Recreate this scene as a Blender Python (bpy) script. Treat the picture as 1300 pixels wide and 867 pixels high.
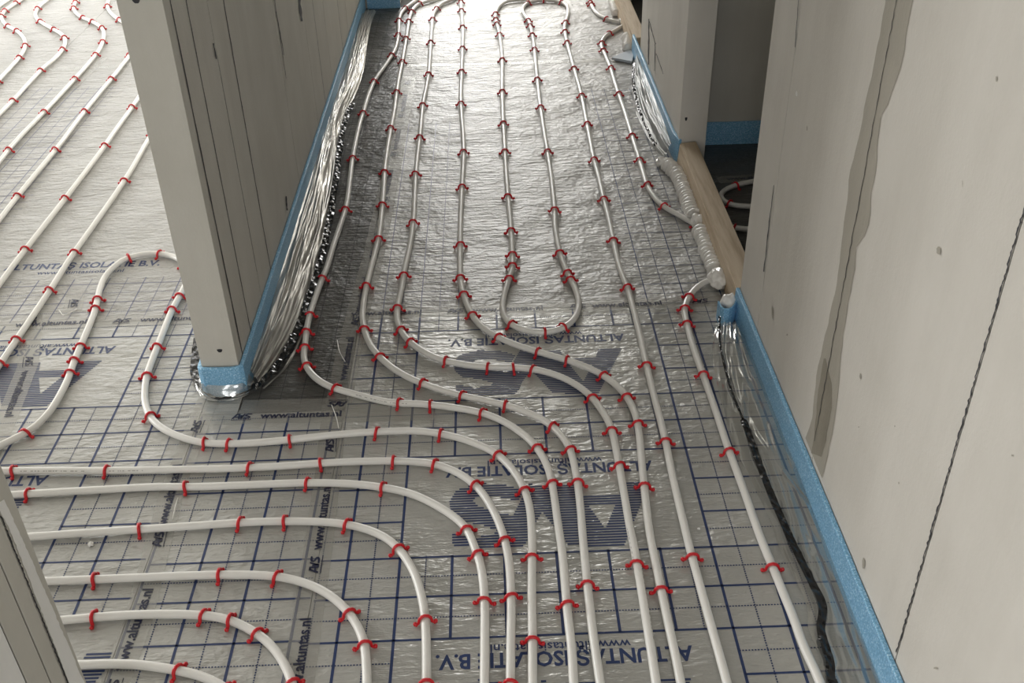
import bpy, bmesh, math, random
from mathutils import Vector, Matrix, noise
random.seed(7)
for o in list(bpy.data.objects): bpy.data.objects.remove(o)
scene = bpy.context.scene
col = scene.collection

# ------------------------------------------------------------------ camera
# x to the right across the hall, y along the hall away from the viewer, z up, metres
F = 1299.0
RX = Vector((0.9993371, -0.03389398, 0.01328774))
FY = Vector((-0.0299696, -0.55869682, 0.82883031))
DN = Vector((0.02066854, 0.82867911, 0.55934225))
CAM_H = 1.44
cam_data = bpy.data.cameras.new('camera')
cam_data.sensor_width = 36.0
cam_data.lens = 36.0 * F / 1300.0
cam_data.clip_start = 0.05
cam = bpy.data.objects.new('camera', cam_data)
col.objects.link(cam)
cx = Vector((RX[0], FY[0], -DN[0])); cy = Vector((-RX[1], -FY[1], DN[1])); cz = Vector((-RX[2], -FY[2], DN[2]))
m = Matrix((cx, cy, cz)).transposed().to_4x4(); m.translation = (0, 0, CAM_H)
cam.matrix_world = m
scene.camera = cam

# ------------------------------------------------------------------ light
world = bpy.data.worlds.new('overcast_sky'); scene.world = world
world.use_nodes = True
bg = world.node_tree.nodes['Background']
bg.inputs[0].default_value = (0.86, 0.93, 1.0, 1); bg.inputs[1].default_value = 1.0

def window_light(name, loc, rot, sx, sy, power, colr=(1.0, 0.985, 0.96)):
    d = bpy.data.lights.new(name, 'AREA'); d.shape = 'RECTANGLE'
    d.size = sx; d.size_y = sy; d.energy = power; d.color = colr
    o = bpy.data.objects.new(name, d); col.objects.link(o)
    o.location = loc; o.rotation_euler = rot
    return o
R90 = math.pi / 2
# daylight in the window openings of the shell built below
window_light('daylight_hall_window', (-0.5, 8.9, 1.45), (-R90, 0, 0), 2.2, 1.9, 112)
window_light('daylight_room_window', (-3.7, 8.9, 1.45), (-R90, 0, 0), 2.0, 1.9, 22)
window_light('daylight_side_window', (-6.9, 5.4, 1.45), (0, -R90, 0), 1.9, 5.6, 270)
window_light('daylight_rear_window', (-0.2, -2.9, 1.6), (R90, 0, 0), 2.6, 1.7, 36)

vs = scene.view_settings
vs.view_transform = 'Standard'; vs.look = 'None'; vs.gamma = 1.0; vs.exposure = 0.45
vs.use_curve_mapping = False

# ------------------------------------------------------------------ pixel -> place
def ray(x, y):
    d = Vector((x - 650.0, y - 433.5, F))
    return Vector((d.dot(RX), d.dot(FY), -d.dot(DN)))
def fp(x, y, z=0.0):                     # where a pixel's ray meets the level z
    r = ray(x, y); t = (z - CAM_H) / r.z
    return Vector((r.x * t, r.y * t, z))
def wp(x, y, X):                         # where it meets the wall plane at X
    r = ray(x, y); t = X / r.x
    return Vector((X, r.y * t, CAM_H + r.z * t))

# ------------------------------------------------------------------ helpers
def setp(o, label=None, cat=None, group=None, kind=None):
    if label: o['label'] = label
    if cat: o['category'] = cat
    if group: o['group'] = group
    if kind: o['kind'] = kind
    return o
def mesh_obj(name, verts, faces, mat, parent=None, smooth=False):
    me = bpy.data.meshes.new(name)
    me.from_pydata([tuple(v) for v in verts], [], faces); me.update()
    if smooth:
        me.polygons.foreach_set('use_smooth', [True] * len(me.polygons))
    if mat: me.materials.append(mat)
    o = bpy.data.objects.new(name, me); col.objects.link(o)
    if parent: o.parent = parent
    return o
def bm_obj(name, bm, mat, parent=None, smooth=False):
    me = bpy.data.meshes.new(name); bm.to_mesh(me); bm.free()
    if smooth:
        me.polygons.foreach_set('use_smooth', [True] * len(me.polygons))
    if mat: me.materials.append(mat)
    o = bpy.data.objects.new(name, me); col.objects.link(o)
    if parent: o.parent = parent
    return o
def box(name, lo, hi, mat, parent=None, bevel=0.0, rough=0.0):
    bm = bmesh.new()
    bmesh.ops.create_cube(bm, size=1.0)
    lo = Vector(lo); hi = Vector(hi)
    for v in bm.verts:
        v.co = Vector(((v.co.x + .5) * (hi.x - lo.x) + lo.x, (v.co.y + .5) * (hi.y - lo.y) + lo.y, (v.co.z + .5) * (hi.z - lo.z) + lo.z))
    if bevel:
        bmesh.ops.bevel(bm, geom=list(bm.edges), offset=bevel, segments=1, affect='EDGES')
    return bm_obj(name, bm, mat, parent)
def empty(name, loc=(0, 0, 0)):
    o = bpy.data.objects.new(name, None); o.empty_display_size = 0.05
    o.location = loc; col.objects.link(o); return o

def catmull(pts, step=0.008):
    P = [pts[0] * 2 - pts[1]] + list(pts) + [pts[-1] * 2 - pts[-2]]
    out = []
    for i in range(1, len(P) - 2):
        a, b, c, d = P[i - 1], P[i], P[i + 1], P[i + 2]
        n = max(2, int((c - b).length / step))
        for k in range(n):
            t = k / n; t2 = t * t; t3 = t2 * t
            out.append(.5 * ((2 * b) + (c - a) * t + (2 * a - 5 * b + 4 * c - d) * t2 + (3 * b - a - 3 * c + d) * t3))
    out.append(P[-2].copy())
    return out
def resample(pts, step):
    L = [0.0]
    for a, b in zip(pts, pts[1:]): L.append(L[-1] + (b - a).length)
    n = max(2, int(L[-1] / step)); out = []; j = 0
    for k in range(n + 1):
        s = L[-1] * k / n
        while j < len(L) - 2 and L[j + 1] < s: j += 1
        seg = L[j + 1] - L[j]
        out.append(pts[j].lerp(pts[j + 1], (s - L[j]) / seg if seg > 1e-9 else 0))
    return out
def smooth_path(pts, it):
    p = [v.copy() for v in pts]
    for _ in range(it):
        q = [v.copy() for v in p]
        for i in range(1, len(p) - 1): q[i] = (p[i - 1] + p[i] * 2 + p[i + 1]) / 4
        p = q
    return p
def tube_data(path, r, sides=10, rfun=None, cap=True):
    verts = []; faces = []
    n = len(path); up = Vector((0, 0, 1))
    for i, p in enumerate(path):
        t = (path[min(i + 1, n - 1)] - path[max(i - 1, 0)]).normalized()
        s = t.cross(up)
        if s.length < 1e-4: s = t.cross(Vector((0, 1, 0)))
        s.normalize(); u = s.cross(t)
        for k in range(sides):
            a = 2 * math.pi * k / sides
            rr = r if rfun is None else rfun(i, a)
            verts.append(p + (s * math.cos(a) + u * math.sin(a)) * rr)
    for i in range(n - 1):
        for k in range(sides):
            k2 = (k + 1) % sides
            faces.append((i * sides + k, i * sides + k2, (i + 1) * sides + k2, (i + 1) * sides + k))
    if cap:
        faces.append(tuple(range(sides - 1, -1, -1)))
        faces.append(tuple((n - 1) * sides + k for k in range(sides)))
    return verts, faces

# ------------------------------------------------------------------ materials
def new_mat(name):
    mt = bpy.data.materials.new(name); mt.use_nodes = True
    nt = mt.node_tree
    return mt, nt, nt.nodes['Principled BSDF']
def nd(nt, typ, **kw):
    n = nt.nodes.new(typ)
    for k, v in kw.items():
        if isinstance(k, str) and hasattr(n, k): setattr(n, k, v)
    return n
def simple(name, c, rough=0.5, metal=0.0, spec=0.5):
    mt, nt, b = new_mat(name)
    b.inputs['Base Color'].default_value = (*c, 1); b.inputs['Roughness'].default_value = rough
    b.inputs['Metallic'].default_value = metal; b.inputs['Specular IOR Level'].default_value = spec
    return mt
def coords(nt, scale=(1, 1, 1)):
    g = nt.nodes.new('ShaderNodeNewGeometry')
    mp = nt.nodes.new('ShaderNodeMapping'); mp.inputs['Scale'].default_value = scale
    nt.links.new(g.outputs['Position'], mp.inputs['Vector'])
    return mp.outputs[0]
def noise_tex(nt, vec, scale, detail=4, rough=.55):
    n = nt.nodes.new('ShaderNodeTexNoise'); n.inputs['Scale'].default_value = scale
    n.inputs['Detail'].default_value = detail; n.inputs['Roughness'].default_value = rough
    nt.links.new(vec, n.inputs['Vector']); return n.outputs['Fac']
def ramp(nt, fac, stops):
    r = nt.nodes.new('ShaderNodeValToRGB')
    el = r.color_ramp.elements
    while len(el) < len(stops): el.new(.5)
    for e, (p, c) in zip(el, stops): e.position = p; e.color = (*c, 1)
    nt.links.new(fac, r.inputs[0]); return r.outputs[0]
def bump(nt, fac, strength, dist, prev=None):
    b = nt.nodes.new('ShaderNodeBump'); b.inputs['Strength'].default_value = strength; b.inputs['Distance'].default_value = dist
    nt.links.new(fac, b.inputs['Height'])
    if prev: nt.links.new(prev, b.inputs['Normal'])
    return b.outputs[0]

def foil_mat(name, lo, hi, metal, rough, wr=1.0):
    mt, nt, b = new_mat(name)
    v = coords(nt)
    n1 = noise_tex(nt, v, 2.2, 3)
    nt.links.new(ramp(nt, n1, [(.3, lo), (.7, hi)]), b.inputs['Base Color'])
    b.inputs['Metallic'].default_value = metal
    rr = nt.nodes.new('ShaderNodeMapRange'); rr.inputs[3].default_value = rough - .06; rr.inputs[4].default_value = rough + .08
    nt.links.new(n1, rr.inputs[0]); nt.links.new(rr.outputs[0], b.inputs['Roughness'])
    # creases running mostly across the hall, broken up by finer crumple
    w1 = noise_tex(nt, coords(nt, (20, 75, 1)), 1.0, 3, .6)
    w2 = noise_tex(nt, coords(nt, (60, 62, 1)), 1.0, 2, .5)
    w3 = noise_tex(nt, coords(nt, (7, 9, 1)), 1.0, 2, .5)
    n = bump(nt, w1, .38 * wr, .006)
    n = bump(nt, w2, .30 * wr, .004, n)
    n = bump(nt, w3, .30 * wr, .02, n)
    nt.links.new(n, b.inputs['Normal'])
    return mt
M = {}
M['foil'] = foil_mat('grey_foil', (.40, .395, .372), (.47, .465, .437), .25, .34, 1.7)
M['foil_bright'] = foil_mat('crinkled_silver_foil', (.37, .363, .345), (.46, .452, .43), .14, .44, 3.0)
M['foil_dark_and_shaded'] = foil_mat('dark_and_shaded_foil', (.07, .069, .064), (.11, .108, .10), .15, .36, 2.0)
M['ink'] = simple('blue_print_ink', (.022, .042, .13), .38)
M['ink_glare_pale'] = simple('glare_paled_blue_ink', (.14, .15, .23), .38)  # glare at the flat viewing angle is put into this paler ink colour
M['ink_dark'] = simple('navy_tape_print', (.012, .016, .05), .3)
M['slab'] = simple('raw_concrete_slab', (.12, .118, .112), .9)
M['pipe'] = simple('white_polymer_pipe', (.80, .785, .745), .33)
M['clip'] = simple('red_plastic', (.58, .008, .016), .38)
M['black_tape'] = simple('black_glossy_tape', (.008, .008, .009), .16)
M['recess'] = simple('dark_joint', (.02, .018, .016), .95)
M['faint_print'] = simple('faint_grey_print', (.42, .40, .37), .4)
M['mark'] = simple('dark_pencil_mark', (.03, .03, .035), .7)

def wall_mat(name, lo, hi, streak=0.0):
    mt, nt, b = new_mat(name)
    v = coords(nt)
    n1 = noise_tex(nt, v, 5.0, 5, .6)
    n2 = noise_tex(nt, coords(nt, (9, 9, 1.2)), 1.0, 4, .6)
    mx = nt.nodes.new('ShaderNodeMath'); mx.operation = 'ADD'
    mu = nt.nodes.new('ShaderNodeMath'); mu.operation = 'MULTIPLY'; mu.inputs[1].default_value = .5
    nt.links.new(n1, mx.inputs[0]); nt.links.new(n2, mx.inputs[1]); nt.links.new(mx.outputs[0], mu.inputs[0])
    nt.links.new(ramp(nt, mu.outputs[0], [(.38, lo), (.62, hi)]), b.inputs['Base Color'])
    b.inputs['Roughness'].default_value = .88; b.inputs['Specular IOR Level'].default_value = .2
    n = bump(nt, noise_tex(nt, v, 160, 3), .25, .002)
    n = bump(nt, noise_tex(nt, coords(nt, (20, 20, 3)), 1.0, 3), .15, .006, n)
    nt.links.new(n, b.inputs['Normal'])
    return mt
M['wall'] = wall_mat('aerated_concrete', (.65, .62, .565), (.71, .68, .625))
M['wall_smooth'] = wall_mat('smooth_grey_panel', (.54, .52, .465), (.60, .58, .525))
M['smear'] = wall_mat('damp_mortar_smear', (.39, .365, .31), (.45, .42, .36))
M['stain'] = wall_mat('dark_brown_stain', (.23, .21, .17), (.32, .295, .24))
M['rough_white'] = wall_mat('rough_white_filler', (.80, .79, .76), (.90, .89, .87))
M['ceiling'] = simple('concrete_ceiling', (.74, .73, .70), .9)

def foam_mat():
    mt, nt, b = new_mat('blue_foam')
    v = coords(nt)
    n = noise_tex(nt, v, 330, 2, .6)
    nt.links.new(ramp(nt, n, [(.35, (.14, .35, .56)), (.57, (.25, .52, .77)), (.73, (.68, .86, .97))]), b.inputs['Base Color'])
    b.inputs['Roughness'].default_value = .4
    nt.links.new(bump(nt, n, .5, .002), b.inputs['Normal'])
    return mt
M['foam'] = foam_mat()
M['foam_pale'] = simple('pale_grey_foam', (.52, .56, .60), .5)
def film_mat(name, trans, rough, tint=(.9, .9, .88), dif=.22):
    mt = bpy.data.materials.new(name); mt.use_nodes = True; nt = mt.node_tree
    for n in list(nt.nodes): nt.nodes.remove(n)
    out = nt.nodes.new('ShaderNodeOutputMaterial')
    tr = nt.nodes.new('ShaderNodeBsdfTransparent'); tr.inputs[0].default_value = (.93, .93, .92, 1)
    gl = nt.nodes.new('ShaderNodeBsdfGlossy'); gl.inputs[0].default_value = (*tint, 1); gl.inputs[1].default_value = rough
    df = nt.nodes.new('ShaderNodeBsdfDiffuse'); df.inputs[0].default_value = (.62, .60, .56, 1)
    m1 = nt.nodes.new('ShaderNodeMixShader'); m1.inputs[0].default_value = dif
    m2 = nt.nodes.new('ShaderNodeMixShader'); m2.inputs[0].default_value = 1 - trans
    nt.links.new(gl.outputs[0], m1.inputs[1]); nt.links.new(df.outputs[0], m1.inputs[2])
    nt.links.new(tr.outputs[0], m2.inputs[1]); nt.links.new(m1.outputs[0], m2.inputs[2])
    nt.links.new(m2.outputs[0], out.inputs[0])
    nb = bump(nt, noise_tex(nt, coords(nt, (22, 16, 22)), 1.0, 2), .18, .006)
    nt.links.new(nb, gl.inputs['Normal'])
    return mt
M['film'] = film_mat('clear_plastic_film', .60, .15, (.82, .82, .80))
M['film_silver'] = film_mat('milky_plastic_film', .36, .28, (.62, .61, .58))
M['film_far'] = film_mat('creased_plastic_film', .52, .34, (.42, .42, .41), .35)
M['tape'] = film_mat('clear_adhesive_tape', .70, .32, (.75, .75, .73), .6)
M['pur'] = simple('white_spray_foam', (.86, .84, .80), .25)
def wood_mat():
    mt, nt, b = new_mat('sawn_softwood')
    n1 = noise_tex(nt, coords(nt, (60, 4, 60)), 1.0, 5, .6)
    n2 = noise_tex(nt, coords(nt, (8, 8, 8)), 1.0, 3)
    c = ramp(nt, n1, [(.3, (.42, .32, .21)), (.5, (.56, .45, .32)), (.75, (.64, .54, .41))])
    nt.links.new(c, b.inputs['Base Color'])
    b.inputs['Roughness'].default_value = .75
    nt.links.new(bump(nt, n1, .3, .003), b.inputs['Normal'])
    return mt
M['wood'] = wood_mat()

# ------------------------------------------------------------------ the shell
HC = 2.6
XL0, XL1 = -0.69, -0.605          # left partition, room side and hall side
XR0, XR1 = 0.622, 0.712           # right partition
def structure(o): o['kind'] = 'structure'; return o
floor = structure(box('floor', (-7, -3, -0.10), (3.4, 9, -0.032), M['slab']))
structure(box('ceiling', (-7.1, -3.1, HC), (3.5, 9.1, HC + .15), M['ceiling']))

def holed(name, axis, pos, thick, u0, u1, holes, mat):
    """outer wall in one mesh; holes = (u0,u1,z0,z1) side by side"""
    bm = bmesh.new()
    def add(a0, a1, z0, z1):
        if a1 - a0 < 1e-4 or z1 - z0 < 1e-4: return
        r = bmesh.ops.create_cube(bm, size=1.0)
        for v in r['verts']:
            a = a0 + (v.co.x + .5) * (a1 - a0); t = pos + (v.co.y + .5) * thick; z = z0 + (v.co.z + .5) * (z1 - z0)
            v.co = Vector((a, t, z)) if axis == 'Y' else Vector((t, a, z))
    cur = u0
    for h in sorted(holes):
        add(cur, h[0], -.1, HC); add(h[0], h[1], -.1, h[2]); add(h[0], h[1], h[3], HC); cur = h[1]
    add(cur, u1, -.1, HC)
    return structure(bm_obj(name, bm, mat))
holed('wall_back', 'Y', 8.95, .2, -7.1, 3.5, [(-4.7, -2.7, .5, 2.4), (-1.6, .6, .5, 2.4)], M['wall'])
holed('wall_front', 'Y', -3.15, .2, -7.1, 3.5, [(-1.5, 1.1, .75, 2.45)], M['wall'])
holed('wall_outer_left', 'X', -7.15, .2, -3.1, 9.1, [(2.6, 8.2, .5, 2.4)], M['wall'])
holed('wall_outer_right', 'X', 3.3, .2, -3.1, 9.1, [], M['wall'])

def panel_wall(name, x0, x1, cuts, mat, zt=HC, gap=.004, face=1, mats=None, proud=None):
    """a partition of upright panels, cut at the given y positions; the parent mesh is the recessed core"""
    core = structure(box(name, (x0 + .0018, cuts[0] + .014, 0), (x1 - .0018, cuts[-1] - .014, zt), M['recess']))
    for i, (a, b) in enumerate(zip(cuts, cuts[1:])):
        d = (proud or {}).get(i, 0.0)
        lo = (x0 - (d if face < 0 else 0), a + (gap / 2 if i else 0), 0.0)
        hi = (x1 + (d if face > 0 else 0), b - (gap / 2 if i < len(cuts) - 2 else 0), zt)
        box('panel', lo, hi, (mats or {}).get(i, mat), core, bevel=.0004)
    return core
wall_left = panel_wall('wall_left', XL0, XL1, [1.957, 2.003, 2.108, 2.265, 2.405, 2.95, 3.42, 3.85, 4.45, 5.1], M['wall_smooth'], face=1,
                       proud={})
wall_jog = panel_wall('wall_left_return', XL0, -.43, [5.1, 5.4], M['wall_smooth'])
wall_near = panel_wall('wall_near_left', XL0, XL1, [-1.5, .62, .842, .886, .921, .958], M['wall_smooth'], face=1, gap=.003,
                       mats={0: M['wall'], 1: M['rough_white']})
wall_right = panel_wall('wall_right', XR0, XR1, [-1.5, 1.062, 1.553, 2.035, 2.222], M['wall'], face=-1, gap=.003)
wall_far = panel_wall('wall_right_far', XR0, XR1, [3.178, 3.72, 4.13], M['wall'], face=-1, gap=.0012)
wall_beyond = panel_wall('wall_right_beyond', XR0, XR1, [5.1, 7.4, 8.94], M['wall'], face=-1)
wall_room = structure(box('wall_right_room', (XR1 + .001, 3.325, 0), (3.3, 3.42, HC), M['wall_smooth']))
structure(box('wall_right_room_near', (XR1 + .001, 1.6, 0), (3.3, 1.7, HC), M['wall_smooth']))

# jagged crack and small marks on the panels
def wall_patch(name, X, pts, mat, parent, off):
    """thin irregular patch lying on a wall plane; pts are photo pixels"""
    q = [wp(x, y, X) for x, y in pts]
    n = len(q)
    v = [Vector((X + off, p.y, p.z)) for p in q] + [Vector((X - off * .2, p.y, p.z)) for p in q]
    f = [tuple(range(n)), tuple(range(2 * n - 1, n - 1, -1))] + [(i, i + n, (i + 1) % n + n, (i + 1) % n) for i in range(n)]
    return mesh_obj(name, v, f, mat, parent)
def ragged(a, b, n, jit, wid):
    """outline of a ragged crack from pixel a to pixel b"""
    L, R = [], []
    for i in range(n + 1):
        t = i / n; x = a[0] + (b[0] - a[0]) * t + random.uniform(-jit, jit); y = a[1] + (b[1] - a[1]) * t
        w = wid * random.uniform(.5, 1.3)
        L.append((x - w, y)); R.append((x + w, y))
    return L + R[::-1]
def wall_crack(X, a, b, n, jit, wid, parent, mat='mark', name='crack'):
    o = ragged(a, b, n, jit, wid); k = n + 1
    q = [wp(x, y, X) for x, y in o]
    s = -1 if X > 0 else 1
    v = [Vector((X + s * .0014, p.y, p.z)) for p in q]
    f = [(i, i + 1, 2 * k - 2 - i, 2 * k - 1 - i) for i in range(n)]
    return mesh_obj(name, v, f, M[mat], parent)
XW = XR0
smear_left = [(1124.8, 0), (1117, 45.7), (1107, 94), (1097, 142), (1089, 180), (1080, 215), (1071.5, 291), (1064, 354), (1046, 435), (1036, 481), (1031, 531), (1023, 556)]
smear_right = [(1160, 0), (1152.7, 33), (1147.7, 71), (1137.5, 106), (1127, 134), (1119, 147), (1115, 177), (1113, 215), (1106, 245), (1104.6, 281), (1100.7, 299), (1088, 303), (1086.8, 337), (1078, 380), (1070, 430), (1065, 498), (1056, 557), (1044, 607)]
def strip_patch(name, Lp, Rp, X, off, mat, parent, n=40):
    def at(P, y):
        for a, b in zip(P, P[1:]):
            if a[1] <= y <= b[1]: return a[0] + (b[0] - a[0]) * (y - a[1]) / (b[1] - a[1])
        return P[0][0] if y < P[0][1] else P[-1][0]
    y0 = Lp[0][1]; v = []; f = []
    for i in range(n + 1):
        t = i / n
        ya = Lp[0][1] + (Lp[-1][1] - Lp[0][1]) * t; yb = Rp[0][1] + (Rp[-1][1] - Rp[0][1]) * t
        p = wp(at(Lp, ya) + random.uniform(-.8, .8), ya, X); q = wp(at(Rp, yb) + random.uniform(-.8, .8), yb, X)
        v += [Vector((X + off, p.y, p.z)), Vector((X + off, q.y, q.z))]
        if i: f.append((2 * i - 2, 2 * i - 1, 2 * i + 1, 2 * i))
    # carry on above the picture
    return mesh_obj(name, v, f, M[mat], parent)
# the smear runs on up the wall beyond the frame
sm_top_l = [(1170, -230)] + smear_left; sm_top_r = [(1212, -230)] + smear_right
strip_patch('mortar_smear', sm_top_l, sm_top_r, XW, -.0006, 'smear', wall_right, 60)
strip_patch('damp_stain', [(1047, 455), (1040, 495), (1035, 545), (1031, 575)], [(1049, 455), (1058, 490), (1055, 530), (1044, 580)], XW, -.0010, 'stain', wall_right, 12)
wall_crack(XW, (1182, -230), (1035, 560), 110, .7, .35, wall_right)
wall_crack(XW, (1378, 0), (1139, 828), 220, .9, 1.0, wall_right)
wall_crack(XW, (1018, -40), (1010, 60), 8, .4, .35, wall_right, name='seam')
wall_crack(XW, (983, 235), (970, 345), 12, .5, .5, wall_right, name='seam')
def scuff(x, y, rx, ry, X, parent, mat='smear', name='scuff'):
    c = wp(x, y, X); e = wp(x + rx, y, X) - c; g = wp(x, y + ry, X) - c; sgn = -1 if X > 0 else 1
    v = [c + Vector((sgn * .0012, 0, 0)) + e * math.cos(a) * random.uniform(.7, 1.2) + g * math.sin(a) * random.uniform(.7, 1.2) for a in [k * math.pi / 5 for k in range(10)]]
    return mesh_obj(name, v, [tuple(range(10))], M[mat], parent)
for x, y, rx, ry in [(1193, 318, 3.4, 5.5), (1093, 477.5, 1.2, 4.5), (1025.3, 163, .8, 3.2), (1223, 233, .5, 4.5), (1266, 100, 1.0, 4), (1189, 848, 3, 1.6), (1091, 542, 1, 1), (1137, 541, .9, 1), (1286, 578, 1.2, 1.2), (1142, 613, .8, 1.5), (981, 396, 1.2, 8), (1000, 425, 1.2, 1.4), (1097, 715, 2.2, 7)]:
    scuff(x, y, rx, ry, XW, wall_right)
scuff(1012, 119, 1.2, 4, XW, wall_right, 'rough_white')
# rough white filler along the edge of the near partition, with a ragged crack beside it
wall_crack(XL1, (0, 655), (90, 880), 120, .8, .9, wall_near)
_l = [(-6, 640), (10, 668), (40, 745), (70, 823), (92, 880)]; _r = [(4, 634), (22, 672), (50, 735), (80, 805), (112, 880)]
strip_patch('filler_edge', _l, _r, XL1, .0008, 'rough_white', wall_near, 60)
XF = XL1
def joint_line(X, Y, z0, z1, w, parent, jit=.0006, name='joint'):
    n = 60; sgn = -1 if X > 0 else 1; v = []; f = []
    for i in range(n + 1):
        z = z0 + (z1 - z0) * i / n; c = Y + random.uniform(-jit, jit); h = w * .5 * random.uniform(.6, 1.3)
        v += [Vector((X + sgn * .0007, c - h, z)), Vector((X + sgn * .0007, c + h, z))]
        if i: f.append((2 * i - 2, 2 * i - 1, 2 * i + 1, 2 * i))
    return mesh_obj(name, v, f, M['mark'], parent)
joint_line(XF, 2.003, .078, 1.6, .0075, wall_left); joint_line(XF, 2.108, .078, 1.6, .0042, wall_left)
joint_line(XF, 2.265, .15, .72, .0022, wall_left); joint_line(XF, 2.405, .078, 1.6, .0065, wall_left, .0012)
joint_line(XF, 2.98, .40, .70, .005, wall_left); joint_line(XF, 3.62, .078, .6, .005, wall_left); joint_line(XF, 4.22, .078, .4, .006, wall_left)
wall_crack(XF, (362.5, 249), (364, 267), 5, .2, 1.0, wall_left, name='pen_mark')
wall_crack(XF, (379, -6), (382.5, 27), 6, .3, 1.6, wall_left, name='pen_mark')
wall_crack(XF, (270, 55), (274, 75), 5, .2, .8, wall_left, name='pen_mark')
wall_crack(XF, (350, 15), (360, 70), 8, .3, .4, wall_left, name='scuff')
wall_crack(XR0, (824, 24), (823.5, 82), 12, .2, .6, wall_far, name='pencil_line')
wall_crack(XR0, (825, 27), (832.5, 56), 8, .4, .5, wall_far, name='pencil_line')
wall_crack(XR0, (833.5, 68), (842.5, 94), 8, .2, .4, wall_far, name='pencil_line')
wall_crack(XR0, (832, 56), (831.5, 90), 8, .2, .3, wall_far, name='pencil_line')
# dents in the end faces that look at the viewer
def end_mark(x, y, Y, w, h, parent):
    r = ray(x, y); t = Y / r.y; p = Vector((r.x * t, Y - .0008, CAM_H + r.z * t))
    v = [p + Vector((math.cos(a) * w * (1 + .3 * math.sin(3 * a)), 0, math.sin(a) * h * (1 + .25 * math.cos(2 * a)))) for a in [i * math.pi / 5 for i in range(10)]]
    mesh_obj('dent', v, [tuple(range(10))], M['mark'], parent)
end_mark(279, 445, 1.957, .006, .006, wall_left)
end_mark(173, 1, 1.957, .007, .006, wall_left)
end_mark(871, 151, 3.178, .004, .008, wall_far)

# ------------------------------------------------------------------ insulation sheets with printed foil
def sheet(x0, x1, y0, y1, mat, dz=0.0):
    g = .0008
    return box('insulation_sheet', (x0 + g, y0 + g, -.031), (x1 - g, y1 - g, dz), M[mat], floor, bevel=.0005)
def quads_obj(name, quads, mat, parent, z):
    v = []; f = []
    for q in quads:
        b = len(v); v += [Vector((p[0], p[1], z)) for p in q]; f.append(tuple(range(b, b + len(q))))
    return mesh_obj(name, v, f, mat, parent)
def hline(Q, y, x0, x1, w):
    Q.append([(x0, y - w / 2), (x1, y - w / 2), (x1, y + w / 2), (x0, y + w / 2)])
def vline(Q, x, y0, y1, w):
    Q.append([(x - w / 2, y0), (x + w / 2, y0), (x + w / 2, y1), (x - w / 2, y1)])
def hdash(Q, y, x0, x1, w=.0026, p=.0054):
    x = x0
    while x < x1 - .001: hline(Q, y, x, min(x + p * .62, x1), w); x += p
def vdash(Q, x, y0, y1, w=.0026, p=.0054):
    y = y0
    while y < y1 - .001: vline(Q, x, y, min(y + p * .62, y1), w); y += p
TH = .0046
def printed_grid(parent, x0, x1, y0, y1, gx, gy, blank=None, mat='ink', px=.1, py=.0988, z=.0004, th=TH, period=None):
    """10 cm print grid with dashed halves; blank = (bx0, bx1, first band start, band length, period)"""
    Q = []
    xs = [gx + px * k for k in range(-60, 60) if x0 < gx + px * k < x1]
    ys = [gy + py * k for k in range(-60, 60) if y0 < gy + py * k < y1]
    xm = [gx + px * (k + .5) for k in range(-60, 60) if x0 < gx + px * (k + .5) < x1]
    ym = [gy + py * (k + .5) for k in range(-60, 60) if y0 < gy + py * (k + .5) < y1]
    def bands():
        if not blank: return []
        _, _, s, l, p = blank
        return [(s + p * k, s + p * k + l) for k in range(-4, 12)]
    B = bands()
    def vert(fn, x, *a):
        if blank and blank[0] + .02 < x < blank[1] - .02:
            cur = y0
            for b0, b1 in B:
                if b1 < y0 or b0 > y1: continue
                if b0 > cur: fn(Q, x, cur, min(b0, y1), *a)
                cur = max(cur, b1)
            if cur < y1: fn(Q, x, cur, y1, *a)
        else: fn(Q, x, y0, y1, *a)
    def hor(fn, y, *a):
        inside = any(b0 + .02 < y < b1 - .02 for b0, b1 in B)
        if inside:
            if blank[0] > x0: fn(Q, y, x0, blank[0], *a)
            if blank[1] < x1: fn(Q, y, blank[1], x1, *a)
        else: fn(Q, y, x0, x1, *a)
    for x in xs: vert(vline, x, th * 1.15)
    for y in ys: hor(hline, y, th)
    for x in xm:
        if blank and blank[0] + .06 < x < blank[1] - .06: continue
        vert(vdash, x)
    for y in ym: hor(hdash, y)
    if Q: return quads_obj('printed_grid', Q, M[mat], parent, z)

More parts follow.
